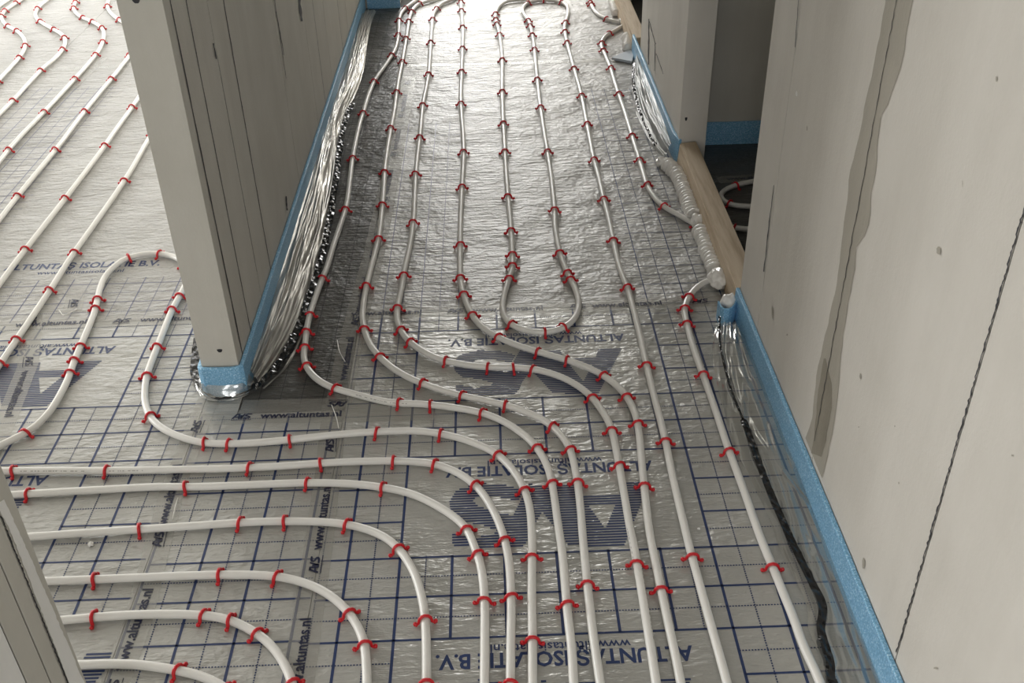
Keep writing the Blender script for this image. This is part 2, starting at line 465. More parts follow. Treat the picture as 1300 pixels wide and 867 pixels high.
# lettering from the built-in font, flattened to flat print
_txt = {}
def text_geo(s, bold=0.0):
    k = (s, bold)
    if k not in _txt:
        cu = bpy.data.curves.new('t', 'FONT'); cu.body = s; cu.size = 1.0; cu.offset = bold; cu.resolution_u = 2
        o = bpy.data.objects.new('t', cu); col.objects.link(o)
        dg = bpy.context.evaluated_depsgraph_get(); dg.update()
        me = bpy.data.meshes.new_from_object(o.evaluated_get(dg))
        v = [p.co.copy() for p in me.vertices]; f = [tuple(p.vertices) for p in me.polygons]
        bpy.data.objects.remove(o); bpy.data.curves.remove(cu); bpy.data.meshes.remove(me)
        mn = min(p.x for p in v); mxx = max(p.x for p in v)
        _txt[k] = ([Vector((p.x - mn, p.y, 0)) for p in v], f, mxx - mn)
    return _txt[k]
class Flat:
    def __init__(s): s.v = []; s.f = []
    def text(s, string, org, ang, length, ysc=1.0, bold=0.02, shear=0.0):
        v, f, w = text_geo(string, bold); k = length / w
        c, sn = math.cos(ang), math.sin(ang); b = len(s.v)
        for p in v:
            x = (p.x + shear * p.y) * k; y = p.y * k * ysc
            s.v.append((org[0] + c * x - sn * y, org[1] + sn * x + c * y))
        s.f += [tuple(i + b for i in q) for q in f]
    def poly(s, pts, org, ang, sc):
        c, sn = math.cos(ang), math.sin(ang); b = len(s.v)
        for x, y in pts: s.v.append((org[0] + (c * x - sn * y) * sc, org[1] + (sn * x + c * y) * sc))
        s.f.append(tuple(range(b, b + len(pts))))
    def build(s, name, mat, parent, z):
        return mesh_obj(name, [Vector((x, y, z)) for x, y in s.v], s.f, M[mat], parent)

# striped emblem: outlines read off one print of it, kept as flat floor outlines
def emb(pts): return [tuple(fp(560 + x / 4.643, 590 + y / 4.643)[:2]) for x, y in pts]
EMB = [emb(p) for p in [
    [(65, 475), (65, 400), (200, 428), (310, 410), (325, 388), (240, 355), (110, 335), (58, 285), (48, 220), (90, 150), (230, 108), (400, 122), (485, 155), (455, 215), (300, 182), (205, 192), (188, 212), (220, 245), (330, 278), (425, 300), (470, 240), (520, 300), (535, 380), (510, 450), (470, 492), (300, 492)],
    [(515, 115), (800, 118), (830, 180), (960, 480), (755, 480), (597, 278), (540, 370), (470, 300), (425, 300)],
    [(800, 180), (1050, 175), (1065, 98), (1232, 95), (1175, 240), (1080, 475), (755, 480)]]]
EMB_HOLE = emb([(865, 235), (1030, 230), (968, 378)])
def spans(poly, y):
    xs = []
    for (xa, ya), (xb, yb) in zip(poly, poly[1:] + poly[:1]):
        if (ya <= y) != (yb <= y): xs.append(xa + (xb - xa) * (y - ya) / (yb - ya))
    xs.sort(); return list(zip(xs[::2], xs[1::2]))
def emblem(parent, dx, dy, mat='ink', xmin=-9, xmax=9, ymin=-9, z=.0004):
    ys = [p[1] for q in EMB for p in q]; y = min(ys) + .002; Q = []
    while y < max(ys):
        sp = []
        for q in EMB: sp += spans(q, y)
        sp.sort(); mg = []
        for a, b in sp:
            if mg and a <= mg[-1][1] + .001: mg[-1][1] = max(mg[-1][1], b)
            else: mg.append([a, b])
        for ha, hb in spans(EMB_HOLE, y):
            out = []
            for a, b in mg:
                if hb <= a or ha >= b: out.append([a, b])
                else:
                    if a < ha: out.append([a, ha])
                    if hb < b: out.append([hb, b])
            mg = out
        for a, b in mg:
            a = max(a + dx, xmin); b = min(b + dx, xmax)
            if b - a > .002 and y + dy > ymin: hline(Q, y + dy, a, b, .0044)
        y += .0073
    if Q: quads_obj('printed_emblem', Q, M[mat], parent, z)
def brand(parent, xr, y, mat='ink', upside=True, z=.0004):
    """company line and web address; xr = right-hand end, y = baseline of the big letters"""
    F1 = Flat()
    if upside:
        F1.text('ALTUNTAŞ ISOLATIE B.V.', (xr, y), math.pi, .445, 1.12, .026)
        F1.text('www.altuntasisolatie.nl', (xr - .105, y + .019), math.pi, .245, 1.0, .012)
    else:
        F1.text('ALTUNTAŞ ISOLATIE B.V.', (xr - .445, y), 0, .445, 1.12, .026)
        F1.text('www.altuntasisolatie.nl', (xr - .34, y - .019 - .012), 0, .245, 1.0, .012)
    F1.build('printed_lettering', mat, parent, z)

SA = sheet(-.36, .622, .0, 2.285, 'foil')
printed_grid(SA, -.355, .618, .05, 2.28, -.2025, 1.205, blank=(-.2025, .3975, .912, .293, .494))
for k in range(-1, 2):
    emblem(SA, 0, .494 * k - .002 * k)
    brand(SA, .318, 1.660 + .491 * k)
SB = sheet(XL0, -.36, .0, 1.875, 'foil'); sheet(XL0, -.605, 1.875, 1.957, 'foil')
printed_grid(SB, -.686, -.362, .05, 1.87, -.4845, 1.212)
SC = sheet(-1.9, XL0, 1.285, 2.29, 'foil')
printed_grid(SC, -1.895, -.695, 1.29, 2.285, -.891, 1.425, blank=(-1.491, -.891, 1.427 - .494, .293, .494))
for k in (0, 1):
    emblem(SC, -1.290, .022 + .494 * k, ymin=1.29)
    brand(SC, -.968, 1.682 + .491 * k)
SC2 = sheet(-1.9, XL0, .0, 1.285, 'foil')
printed_grid(SC2, -1.895, -.90, .05, 1.28, -.891, 1.228)
emblem(SC2, -.985, -.392, xmax=-.694); 
SD = sheet(-.604, -.36, 1.875, 5.1, 'foil_dark_and_shaded')
printed_grid(SD, -.60, -.365, 1.90, 5.0, -.415, 1.93, mat='mark', th=.0012)
SE = sheet(-.36, .622, 2.285, 4.22, 'foil_bright')
printed_grid(SE, .385, .618, 2.29, 3.9, .400, 2.39, mat='ink', th=.0026)
printed_grid(SE, -.355, -.10, 2.29, 3.6, -.2025, 2.39, mat='ink_glare_pale', th=.0022)
SF = sheet(-.36, .622, 4.22, 8.9, 'foil_bright'); sheet(XL0, -.36, 5.4, 8.9, 'foil_bright')
SG = sheet(-1.9, XL0, 2.29, 4.15, 'foil_bright')
printed_grid(SG, -1.895, -.695, 2.30, 2.52, -.985, 2.39, mat='ink_glare_pale', th=.0028)
printed_grid(SG, -1.895, -1.50, 2.30, 4.1, -.985, 2.39, mat='ink_glare_pale', th=.0026)
brand(SG, -.965, 2.585, 'ink', False)
sheet(-3.1, -1.9, .0, 2.29, 'foil'); sheet(-3.1, -1.9, 2.29, 4.15, 'foil_bright')
sheet(-1.9, XL0, 4.15, 6.2, 'foil_bright'); sheet(-3.1, -1.9, 4.15, 6.2, 'foil_bright')
sheet(-1.9, XL0, 6.2, 8.9, 'foil_bright'); sheet(-3.1, -1.9, 6.2, 8.9, 'foil_bright')
sheet(-6.9, -3.1, .0, 4.15, 'foil_bright'); sheet(-6.9, -3.1, 4.15, 8.9, 'foil_bright')
sheet(.714, 3.25, 1.7, 3.32, 'foil_dark_and_shaded')  # the dark that this foil mirrors is put into its colour

# ------------------------------------------------------------------ printed adhesive tapes over the sheet joints
AVS_A = [[(0, 0), (.30, 0), (.62, .78), (.70, .78), (.72, .50), (.50, .50), (.40, .28), (.73, .28), (.75, 0), (1.02, 0), (.98, 1.0), (.48, 1.0)]]
AVS = [[(0, 0), (.26, 0), (.74, 1.0), (.50, 1.0)], [(.50, 1.0), (.98, 1.0), (1.00, .78), (.56, .78)], [(.76, .78), (1.0, .78), (1.05, 0), (.80, 0)], [(.36, .26), (.80, .26), (.79, .44), (.44, .44)],
       [(1.02, .72), (1.24, .72), (1.36, .30), (1.30, 0), (1.08, 0)], [(1.30, 0), (1.36, .34), (1.66, 1.0), (1.46, 1.0), (1.14, .30)],
       [(1.62, .62), (1.70, .90), (1.92, 1.0), (2.44, 1.0), (2.40, .80), (2.00, .80), (1.84, .66)], [(1.62, .62), (1.84, .66), (1.96, .58), (2.28, .44), (2.20, .30), (1.78, .46)],
       [(2.28, .44), (2.34, .26), (2.22, .08), (1.96, 0), (1.42, 0), (1.46, .20), (1.94, .20), (2.08, .28), (2.20, .30)]]
def tape_piece(path, width, label, units, flip=False, side=1, mat='ink_dark', z=.0011):
    """tape along a floor path (list of xy); units = distances along it at which a printed unit starts"""
    pts = resample([Vector((p[0], p[1], 0)) for p in path], .02)
    n = len(pts); v = []; f = []
    for i, p in enumerate(pts):
        t = (pts[min(i + 1, n - 1)] - pts[max(i - 1, 0)]).normalized(); s = Vector((-t.y, t.x, 0))
        for u in (-.5, -.25, 0, .25, .5):
            q = p + s * width * u
            v.append(Vector((q.x, q.y, z + .0006 * noise.noise(Vector((q.x * 25, q.y * 25, width * 100))))))
    for i in range(n - 1):
        for k in range(4): f.append((i * 5 + k, i * 5 + k + 1, (i + 1) * 5 + k + 1, (i + 1) * 5 + k))
    t = mesh_obj('adhesive_tape', v, f, M['tape'], None, True)
    setp(t, label, 'tape')
    L = [0.0]
    for a, b in zip(pts, pts[1:]): L.append(L[-1] + (b - a).length)
    def at(s):
        for i in range(n - 1):
            if L[i + 1] >= s or i == n - 2:
                k = (s - L[i]) / (L[i + 1] - L[i]); d = (pts[i + 1] - pts[i]).normalized()
                return pts[i].lerp(pts[i + 1], k), math.atan2(d.y, d.x)
    for s, kind in units:
        if s < 0 or s + (.05 if kind == 'a' else .187) > L[-1]: continue
        F1 = Flat()
        p, a = at(s)
        if flip: a += math.pi
        nrm = Vector((-math.sin(a), math.cos(a), 0)); al = Vector((math.cos(a), math.sin(a), 0))
        o = p - nrm * .007
        if kind == 'a':
            for q in AVS: F1.poly(q, o, a, .0185)
            F1.poly([(0, 0), (.046, 0), (.046, .0016), (0, .0016)], p - nrm * .0125, a, 1.0)
        else: F1.text('www.altuntas.nl', o, a, .185, 1.0, .022)
        F1.build('tape_print', mat, t, z + .0009)
    return t
def units(first_a, n, per=.355):
    u = []
    for k in range(n): u += [(first_a + per * k, 'a'), (first_a + per * k + .062, 'w')]
    return u
# long tape under the bends in front of the hall
tape_piece([(-.345, .6), (-.358, 1.12), (-.362, 1.31), (-.364, 1.44), (-.372, 1.69), (-.386, 1.90)], .056,
           'clear printed tape running lengthwise under the curved white pipes', units(.415 - .355, 4))
tape_piece([(-.375, 1.90), (-.374, 2.10), (-.365, 2.35), (-.352, 2.60), (-.345, 2.90), (-.338, 3.4), (-.33, 4.1)], .062,
           'clear printed tape along the edge of the dark foil strip in the hall', [(s + .03, k) for s, k in units(.30, 6)] + [(.09, 'w')])
tape_piece([(-.672, .8), (-.670, 1.14), (-.668, 1.27), (-.692, 1.62), (-.688, 1.81), (-.683, 1.94)], .052,
           'clear printed tape running lengthwise through the doorway opening', [(s + .30, k) for s, k in units(0, 5)])
tape_piece([(-.70, 1.862), (-.5, 1.860), (-.3, 1.853), (-.15, 1.850)], .05,
           'clear printed tape laid crosswise in front of the partition wall end', [(.085, 'a'), (.15, 'w')])
tape_piece([(-.60, 1.905), (-.45, 1.902), (-.26, 1.897)], .04,
           'clear printed tape with upside-down print at the end of the dark foil strip', [(.245, 'a')], flip=True)
tape_piece([(-.385, 2.285), (0, 2.284), (.3, 2.287), (.615, 2.293)], .05,
           'clear printed tape laid crosswise under the hall pipes and U bend', [(.0, 'w'), (.252, 'a'), (.32, 'w'), (.575, 'a'), (.635, 'w'), (.90, 'a')])
tape_piece([(-1.6, 2.278), (-1.2, 2.288), (-.9, 2.291), (-.70, 2.293)], .05,
           'clear printed tape laid crosswise beside the partition in the bright room', [(.335, 'w'), (.590, 'a'), (.66, 'w')])
tape_piece([(-1.235, 2.33), (-1.20, 2.22), (-1.165, 2.10), (-1.135, 1.88), (-1.11, 1.60)], .05,
           'clear printed tape running lengthwise left of the big pipe loop', [(.0, 'a'), (.20, 'a'), (.265, 'w')])
tape_piece([(-1.16, 2.46), (-1.135, 2.34)], .05, 'short piece of clear printed tape near the big pipe loop', [(.05, 'a')])
tape_piece([(.73, 3.03), (1.3, 3.06)], .05, 'clear printed tape on the dark floor beyond the timber sill', [(.03, 'w'), (.3, 'a')])
tape_piece([(-.34, 4.232), (.1, 4.225), (.5, 4.225)], .03, 'plain clear tape across the far part of the hall floor', [])

tape_piece([tuple(fp(132, 74)[:2]), tuple(fp(96, 108)[:2]), tuple(fp(50, 150)[:2]), tuple(fp(8, 190)[:2])], .035, 'plain clear tape running lengthwise beside the second S bend pipe', [])
tape_piece([tuple(fp(15, 91)[:2]), tuple(fp(90, 88)[:2]), tuple(fp(166, 84)[:2])], .035, 'pale strip for the glint of the crosswise foil seam under the S bend pipes', [])  # strip added to draw the light reflecting off the foil seam
# ------------------------------------------------------------------ pipes
PZ = .0095; PR = .0081
def pipe(px, label, clips, clip_label, ext0=0.0, ext1=0.0, sm=10, group=None, z=PZ, tail0=None, tail1=None, count='', ref='the near wall end', legs=None, marks=None):
    w = [fp(x, y, z) for x, y in px]
    def run(a, b, c, ext):            # straight run-out from the end a, heading on from c
        d = (a - c).normalized(); n = max(1, int(ext / .04))
        out = []; p = a.copy()
        for k in range(n):
            if ext == DOWN: d = d.lerp(Vector((0, -1, 0)), .35).normalized()   # the runs under the viewer go straight down the hall
            p = p + d * ext / n; out.append(p.copy())
        return out
    if ext0: w = run(w[0], w[1], w[min(2, len(w) - 1)], ext0)[::-1] + w
    if ext1: w = w + run(w[-1], w[-2], w[max(-3, -len(w))], ext1)
    if tail0: w = [Vector((*p, z)) for p in tail0] + w
    if tail1: w = w + [Vector((*p, z)) for p in tail1]
    path = resample(catmull(w), .009)
    path = smooth_path(path, sm)
    for i, p in enumerate(path):
        p.z = z + .0008 * noise.noise(Vector((p.x * 4, p.y * 4, 3)))
    v, f = tube_data(path, PR, 12)
    o = mesh_obj('heating_pipe', v, f, M['pipe'], None, True)
    setp(o, label, 'pipe', 'floor heating pipes')
    if marks:
        mv, mf = [], []
        rnd = random.Random(len(px))
        for a, b in marks:
            qa, qb = fp(*a, z), fp(*b, z)
            ia = min(range(len(path)), key=lambda k: (path[k] - qa).length_squared); ib = min(range(len(path)), key=lambda k: (path[k] - qb).length_squared)
            t = min(ia, ib) + .0; end = max(ia, ib)
            while t < end - 1:
                i = int(t); ln = rnd.choice((.25, .4, .6, .8)); d = path[min(i + 1, len(path) - 1)] - path[i]
                d.normalize(); sd = Vector((d.y, -d.x, 0))
                if sd.y > 0: sd = -sd
                p0 = path[i].lerp(path[i + 1], t - i); st = .009
                for e in (0, 1):
                    pc = p0 + d * ln * st * e
                    for ang in (.50, .72):
                        mv.append(pc + (sd * math.cos(ang) + Vector((0, 0, 1)) * math.sin(ang)) * (PR + .00015))
                k = len(mv); mf.append((k - 4, k - 3, k - 1, k - 2)); t += ln + rnd.choice((.25, .35, .9))
        mo = mesh_obj('pipe_print', mv, mf, M['faint_print'], o); mo['kind'] = 'stuff'
    spots = []
    for c in clips:
        q = fp(c[0], c[1], z + .006)
        spots.append(min(range(1, len(path) - 1), key=lambda k: (path[k] - q).length_squared))
    spots.sort()
    seen = {}
    seq = spots[::-1] if count == 'back' else spots
    if count == 'tape': seq = sorted(spots, key=lambda i: abs(path[i].y - 2.285))
    for i in seq:
        t = (path[i + 1] - path[i - 1]).normalized()
        if count == 'tape': key = ' beyond the crosswise hall tape' if path[i].y > 2.285 else ' before the crosswise hall tape'
        elif count == 'loop': key = ' past the loop top' if i > max(range(len(path)), key=lambda k: path[k].y) else ' before the loop top'
        else: key = ' from ' + ref
        if legs: key = legs(path, i) + key
        seen[key] = seen.get(key, 0) + 1
        place_clip(path[i], math.atan2(t.y, t.x), ORD[seen[key]] + ' red clip' + key + ' on ' + clip_label.split(' on ', 1)[1], clip_label)
    return o, path
ORD = [''] + 'first second third fourth fifth sixth seventh eighth ninth tenth eleventh twelfth thirteenth fourteenth fifteenth sixteenth'.split()
def u_legs(path, i):
    # the folded pipe: leg up to the U bend, leg back, then the leg that runs on to the wall side
    ymin = min(range(int(len(path) * .55)), key=lambda k: path[k].y)
    rest = range(ymin, int(len(path) * .7)); ymax = max(rest, key=lambda k: path[k].y)
    return ', left leg,' if i < ymin else (', middle leg,' if i < ymax else ', right leg,')
def clip_mesh(var):
    rnd = random.Random(var)
    half = [(-.0188, .0040), (-.0150, .0038), (-.0122, .0056), (-.0114, .0095), (-.0101, .0148), (-.0060, .0192), (0, .0208)]
    prof = half + [(-x, y) for x, y in half[-2::-1]]
    pts = [Vector((0, x, y)) for x, y in prof]
    bm = bmesh.new(); rings = []
    wd, th = .0034, .0024
    for i, p in enumerate(pts):
        t = (pts[min(i + 1, len(pts) - 1)] - pts[max(i - 1, 0)]).normalized(); n = Vector((0, -t.z, t.y))
        ring = [bm.verts.new(p + Vector((1, 0, 0)) * wd * math.cos(a) * 1.0 + n * th * math.sin(a) * 1.15) for a in [math.pi * 2 * k / 8 + math.pi / 8 for k in range(8)]]
        rings.append(ring)
    for a, b in zip(rings, rings[1:]):
        for k in range(8): bm.faces.new((a[k], a[(k + 1) % 8], b[(k + 1) % 8], b[k]))
    bm.faces.new(rings[0][::-1]); bm.faces.new(rings[-1])
    # thick barbed feet and the pins that go into the board
    for s in (-1, 1):
        r = bmesh.ops.create_icosphere(bm, subdivisions=1, radius=.0046, matrix=Matrix.Translation((0, s * .0184, .0046)))
        bmesh.ops.create_cone(bm, cap_ends=True, segments=6, radius1=.0006, radius2=.0026, depth=.016, matrix=Matrix.Translation((0, s * .0165, -.004)))
    me = bpy.data.meshes.new('pipe_clip'); bm.normal_update(); bmesh.ops.recalc_face_normals(bm, faces=bm.faces[:]); bm.to_mesh(me); bm.free()
    me.polygons.foreach_set('use_smooth', [True] * len(me.polygons))
    me.materials.append(M['clip']); return me
CLIP = clip_mesh(1); _n = [0]
def place_clip(p, ang, label, grp):
    o = bpy.data.objects.new('pipe_clip', CLIP); col.objects.link(o)
    o.location = (p.x, p.y, random.uniform(-.0008, .0008))
    o.rotation_euler = (random.uniform(-.10, .10), random.uniform(-.12, .12), ang + random.uniform(-.22, .22))
    setp(o, label, 'pipe clip', grp.replace('red plastic clip', 'red clips'))
DOWN = .75
pipe([(106, 844), (140, 842.4), (180, 844), (220, 850), (250, 856), (276, 867), (300, 884), (318, 905)],
     'white heating pipe making the smallest bend beside the near wall end',
     [(222, 852), (288, 868)], 'red plastic clip on the pipe with the smallest bend', .5, 0, tail1=[(-.41, .98), (-.40, .85), (-.398, .5)])
pipe([(82, 787), (140, 782), (200, 779.6), (250, 780.4), (270, 782), (290, 786), (310, 794.6), (326, 804), (342, 816), (356, 834), (367, 854), (371, 867)],
     'white heating pipe bending second out from the smallest bend', [(115, 787), (254, 785), (287, 789), (324, 803), (373, 866)],
     'red plastic clip on the pipe second from smallest bend', .5, DOWN)
pipe([(62, 737.4), (120, 735.4), (180, 733), (250, 730.4), (290, 729.6), (330, 730), (360, 733), (390, 741), (410, 750), (430, 764), (444, 779), (456, 798), (463, 816), (465, 844), (466, 867)],
     'white heating pipe bending third out from the smallest bend', [(120, 738), (273.6, 735), (348, 733), (443, 775), (462, 817)],
     'red plastic clip on the pipe third from smallest bend', .5, DOWN)
pipe([(38, 681.3), (152, 673.7), (254, 666.8), (320, 662.7), (370.8, 661.7), (421.5, 663.5), (459.6, 669.8), (492.6, 683.8), (510.4, 701.6), (525.6, 725.7), (534.5, 753.6), (539.6, 781.5), (541.4, 824.7), (541.4, 867)],
     'white heating pipe bending fourth out from the smallest bend', [(171, 676), (303, 667), (362, 664), (435.5, 667), (504, 698), (537.8, 784), (538, 865)],
     'red plastic clip on the pipe fourth from smallest bend', .5, DOWN, marks=[((62, 680), (70, 679))])
pipe([(17, 628), (80, 624.4), (140, 621), (200, 618), (250, 618), (330, 615), (390, 613), (450, 614.4), (480, 618), (500, 621), (524, 627), (548, 638), (570, 651), (586, 663), (594, 673), (604, 698), (611, 720), (615, 756), (615.6, 794), (615, 867)],
     'white heating pipe bending fifth out from the smallest bend', [(35, 628), (234, 621), (386.6, 616), (484, 618), (592, 668), (606, 701), (612.4, 760)],
     'red plastic clip on the pipe fifth from smallest bend', .5, DOWN)
pipe([(4, 598), (60, 597.4), (140, 597.4), (250, 595.6), (310, 594), (370, 591), (410, 588), (450, 586), (500, 585), (540, 587), (566, 593), (590, 605), (608, 620), (622, 640), (632, 660), (637, 673), (643, 694), (647, 720), (649, 764), (648.4, 814), (648, 867)],
     'white heating pipe bending sixth out from the smallest bend', [(13, 599), (129, 599), (317, 595), (409, 591), (497.4, 587), (546.4, 591), (603, 615), (638.6, 684), (647.6, 754), (647, 865.6)],
     'red plastic clip on the pipe sixth from smallest bend', .5, DOWN, marks=[((30, 598), (120, 597)), ((135, 597), (185, 597))])
pipe([(0, 566), (16, 558), (38, 547), (54, 533), (66, 519), (77, 500), (86, 482), (96, 454), (108, 426), (120, 396), (127, 366), (134, 350), (144, 339), (158, 329), (176, 323.6), (196, 321.4), (216, 324), (230, 331), (238, 343), (237, 358), (229, 374), (220, 390), (210, 414), (200, 440), (192, 460), (186, 478), (183.6, 496), (184, 510), (187, 522), (194, 534), (206, 544), (224, 553), (250, 561), (270, 563), (310, 563), (350, 560), (390, 556), (430, 551.6), (480, 548), (530, 547), (556, 550), (580, 555), (604, 563), (628, 574), (644, 588), (658, 606), (667, 624), (673, 646), (675, 673), (675.6, 694), (675, 754), (676, 814), (676, 867)],
     'white heating pipe looping behind the partition end then bending past it',
     [(35, 551), (91, 471), (97, 456), (104, 438), (123, 389), (127, 377), (169.6, 329), (199.6, 323.6), (230, 334), (230, 373), (221, 392), (202, 438), (189, 474), (190, 528), (255.6, 562), (287, 563), (368.4, 560), (476.6, 551), (556.6, 550), (632, 574), (667, 621), (673, 707), (674, 812)],
     'red plastic clip on the pipe that loops behind the partition end', .3, DOWN, count='loop')
pipe([(526, 2), (514, 11), (507, 22), (506, 40), (503.6, 56), (500, 66), (490, 82), (477, 100), (468, 120), (462, 140), (456, 160), (448, 198), (444, 230), (440, 260), (432, 286), (422, 316), (415, 340), (408, 356), (400, 378), (393, 400), (389, 420), (387, 440), (385, 452), (388, 464), (396, 476), (410, 487), (424, 493), (450, 500), (480, 508), (500, 512), (530, 512.4), (560, 515), (590, 519.6), (612, 523.6), (636, 533), (656, 545), (674, 559), (687, 576), (696, 594), (701, 614), (705, 640), (709, 670), (713, 694), (717, 734), (720, 774), (726, 824), (728, 867)],
     'white heating pipe lying on the dark foil strip along the left partition',
     [(516, 9), (505.6, 24), (505, 43), (499.6, 68), (477, 102), (462.6, 142.4), (449, 199), (439.6, 263), (410, 351), (396, 397), (390, 420), (387, 439), (386, 463), (420, 494), (505.3, 513.8), (544, 514.5), (612, 524), (681, 566), (699, 610), (718, 765)],
     'red plastic clip on the pipe crossing the dark foil strip', .3, DOWN, sm=14, count='tape', marks=[((428, 494), (434, 496)), ((455, 502), (520, 513))])
pipe([(550, 0), (534, 4), (525, 11), (520, 22), (516, 46), (511, 76), (507, 96), (504, 114), (500, 144), (495, 170), (489, 210), (486, 254), (482, 294), (478, 314), (471, 340), (466, 360), (462, 380), (460, 402), (462, 416), (468, 434), (478, 449), (494, 464), (512, 476), (534, 486), (560, 495), (584, 502), (610, 507), (644, 515), (666, 522), (686, 531), (702, 541), (716, 556), (724, 570), (729, 590), (733, 612), (737, 644), (739, 673), (741, 694), (744.4, 730), (748, 764), (754, 814), (762, 867)],
     'white heating pipe beside the tape at the edge of the dark foil strip',
     [(534, 3), (523, 13), (518, 25), (516.4, 47), (510, 77), (504, 115), (498, 161), (488.6, 216), (485.4, 258), (482.6, 301), (467.6, 362), (461, 415), (476, 452), (532, 489), (585.6, 503), (642, 513), (700, 538), (724, 569), (731, 612), (744, 739)],
     'red plastic clip on the pipe edging the dark foil strip', .3, DOWN, sm=14, count='tape')
pipe([(574, 0), (560, 5), (552, 15), (549.4, 22), (547, 52), (544.4, 90), (541, 112), (537, 132), (533, 172), (528, 218), (525, 278), (520, 314), (514, 340), (510, 366), (505, 388), (504, 406), (509, 420), (518, 432), (536, 446), (560, 457), (590, 463), (620, 466.4), (650, 466.4), (674, 468), (700, 474), (724, 484), (744, 497), (758, 512), (770, 530), (777, 546), (782, 570), (787, 596), (794, 636), (800, 672), (805, 694), (812, 734), (820, 784), (828, 834), (833, 867)],
     'white heating pipe in the hall, third out from the left partition',
     [(556, 10), (549.6, 23), (546.6, 52), (544, 93), (536.6, 132), (533, 173), (528, 219), (525, 280), (514, 348), (507, 388), (507, 418), (514, 434), (562, 460), (620, 467), (649.6, 467), (674, 469), (753, 504), (774, 544), (783.6, 589), (807, 715)],
     'red plastic clip on the pipe third from the partition', .3, DOWN, sm=14, count='tape', marks=[((800, 672), (826, 820))])
pipe([(585, 0), (586, 16), (587.6, 40), (586.6, 80), (585, 120), (586, 148), (588, 172), (588.6, 200), (586.4, 240), (584.4, 290), (584, 340), (585, 360), (589, 376), (596, 394), (608, 412), (626, 425), (650, 436), (680, 446), (716, 456), (740, 464), (762, 474), (782, 488), (794, 501), (804, 518), (809, 536), (812, 556), (815, 590), (819, 630), (824, 672), (828, 694), (838, 742), (848, 790), (860, 844), (864, 867)],
     'white heating pipe in the hall passing just below the U bend',
     [(587, 1), (586, 12), (588, 33), (588, 60), (586.4, 89), (585, 130), (589, 191), (587.4, 236), (584.4, 309), (586, 350), (588, 373), (597, 398), (629.6, 429), (679.6, 448), (717, 455), (767, 473), (797, 500), (807, 536), (815, 615), (838, 747)],
     'red plastic clip on the pipe just below the U bend', .5, DOWN, sm=14, count='tape')
pipe([(662, 0), (646, 1), (636, 6), (630, 14), (629.6, 26), (634, 43), (637.6, 74), (637.6, 116), (639, 156), (640, 172), (642, 210), (645, 250), (649, 294), (650.4, 338), (646, 354), (640, 374), (638, 388), (640, 402), (650, 413), (668, 420), (688, 422.4), (708, 419), (722, 412), (732, 400), (735, 384), (730, 366), (719, 344), (710, 318), (705, 290), (704, 264), (700, 226), (695, 192), (691, 168), (686, 134), (682, 98), (678.4, 62), (675.6, 43), (671.6, 28), (665, 18), (664, 10), (672, 3), (690, .5), (710, 2), (720, 8), (721, 18), (718, 28), (717, 38), (720, 54), (728, 84), (738, 120), (748, 172), (754, 202), (760, 224), (766, 250), (773, 278), (778, 302), (786, 338), (796, 364), (804, 392), (812, 424), (820, 460), (829, 498), (838, 532), (845, 560), (852, 596), (862, 640), (870, 672), (875, 694), (880, 712), (890, 748), (900, 784), (914, 834), (923, 867)],
     'white heating pipe folded into a U bend in the middle of the hall',
     [(630, 16), (630, 23), (630, 29), (633.6, 43), (638, 74), (637.4, 115), (639, 155), (640.6, 191), (644.6, 247), (648.6, 292), (649.6, 321), (650, 335), (648, 352), (645, 412), (690, 424), (720, 415), (722, 352), (718, 344), (710.4, 318), (704.6, 264), (695.4, 191), (687, 135), (681.6, 99), (678, 62), (675.6, 43), (673, 31), (670, 25), (673, 2.5), (690, 0), (711.4, 2), (717, 27), (717.4, 38), (719.4, 53), (728.6, 85), (738.4, 120), (745.4, 156), (754.6, 202), (766.6, 251), (777, 302), (796, 364), (820, 461), (844.6, 559), (876, 706)],
     'red plastic clip on the U bend pipe', .4, DOWN, sm=8, count='tape', legs=u_legs)
pipe([(908, 352), (900, 356), (888, 362), (878, 372), (872, 382), (869, 394), (872, 410), (878, 434), (886, 458), (894, 480), (903, 506), (910, 526), (922, 562), (930, 584), (942, 616), (956, 656), (962, 673), (970, 694), (982, 722), (994, 752), (1008, 786), (1020, 820), (1036, 854), (1041, 867)],
     'white heating pipe along the right wall coming out from the timber sill',
     [(875, 374), (869, 390), (872, 408), (891, 473), (925, 572), (978.6, 720)], 'red plastic clip on the pipe along the right wall', .03, DOWN, sm=6, ref='the sill')
pipe([(795, 31), (790, 33), (780, 39), (772, 43), (766, 49), (763.6, 58), (768, 69), (775, 86), (785, 118), (794, 144), (802, 171), (811, 200), (818, 224), (822, 236), (832, 252), (844, 263), (860, 272), (878, 282), (885, 286)],
     'white heating pipe running between the two timber sills', [(775, 41), (764.4, 53), (767, 62), (774.6, 85), (786, 118), (802.4, 171), (812, 201), (821.6, 232), (841, 261), (879, 285)],
     'red plastic clip on the pipe between the two sills', 0, .02, sm=6, ref='the far sill')
pipe([(748, 0), (751, 7), (756, 15), (764, 21), (776, 26), (788, 28), (794, 29)], 'white heating pipe ending at the far timber sill from behind',
     [(747, 2), (750, 4.5), (766, 23)], 'red plastic clip on the pipe ending at the far sill', .4, 0, sm=4, count='back', ref='that sill')
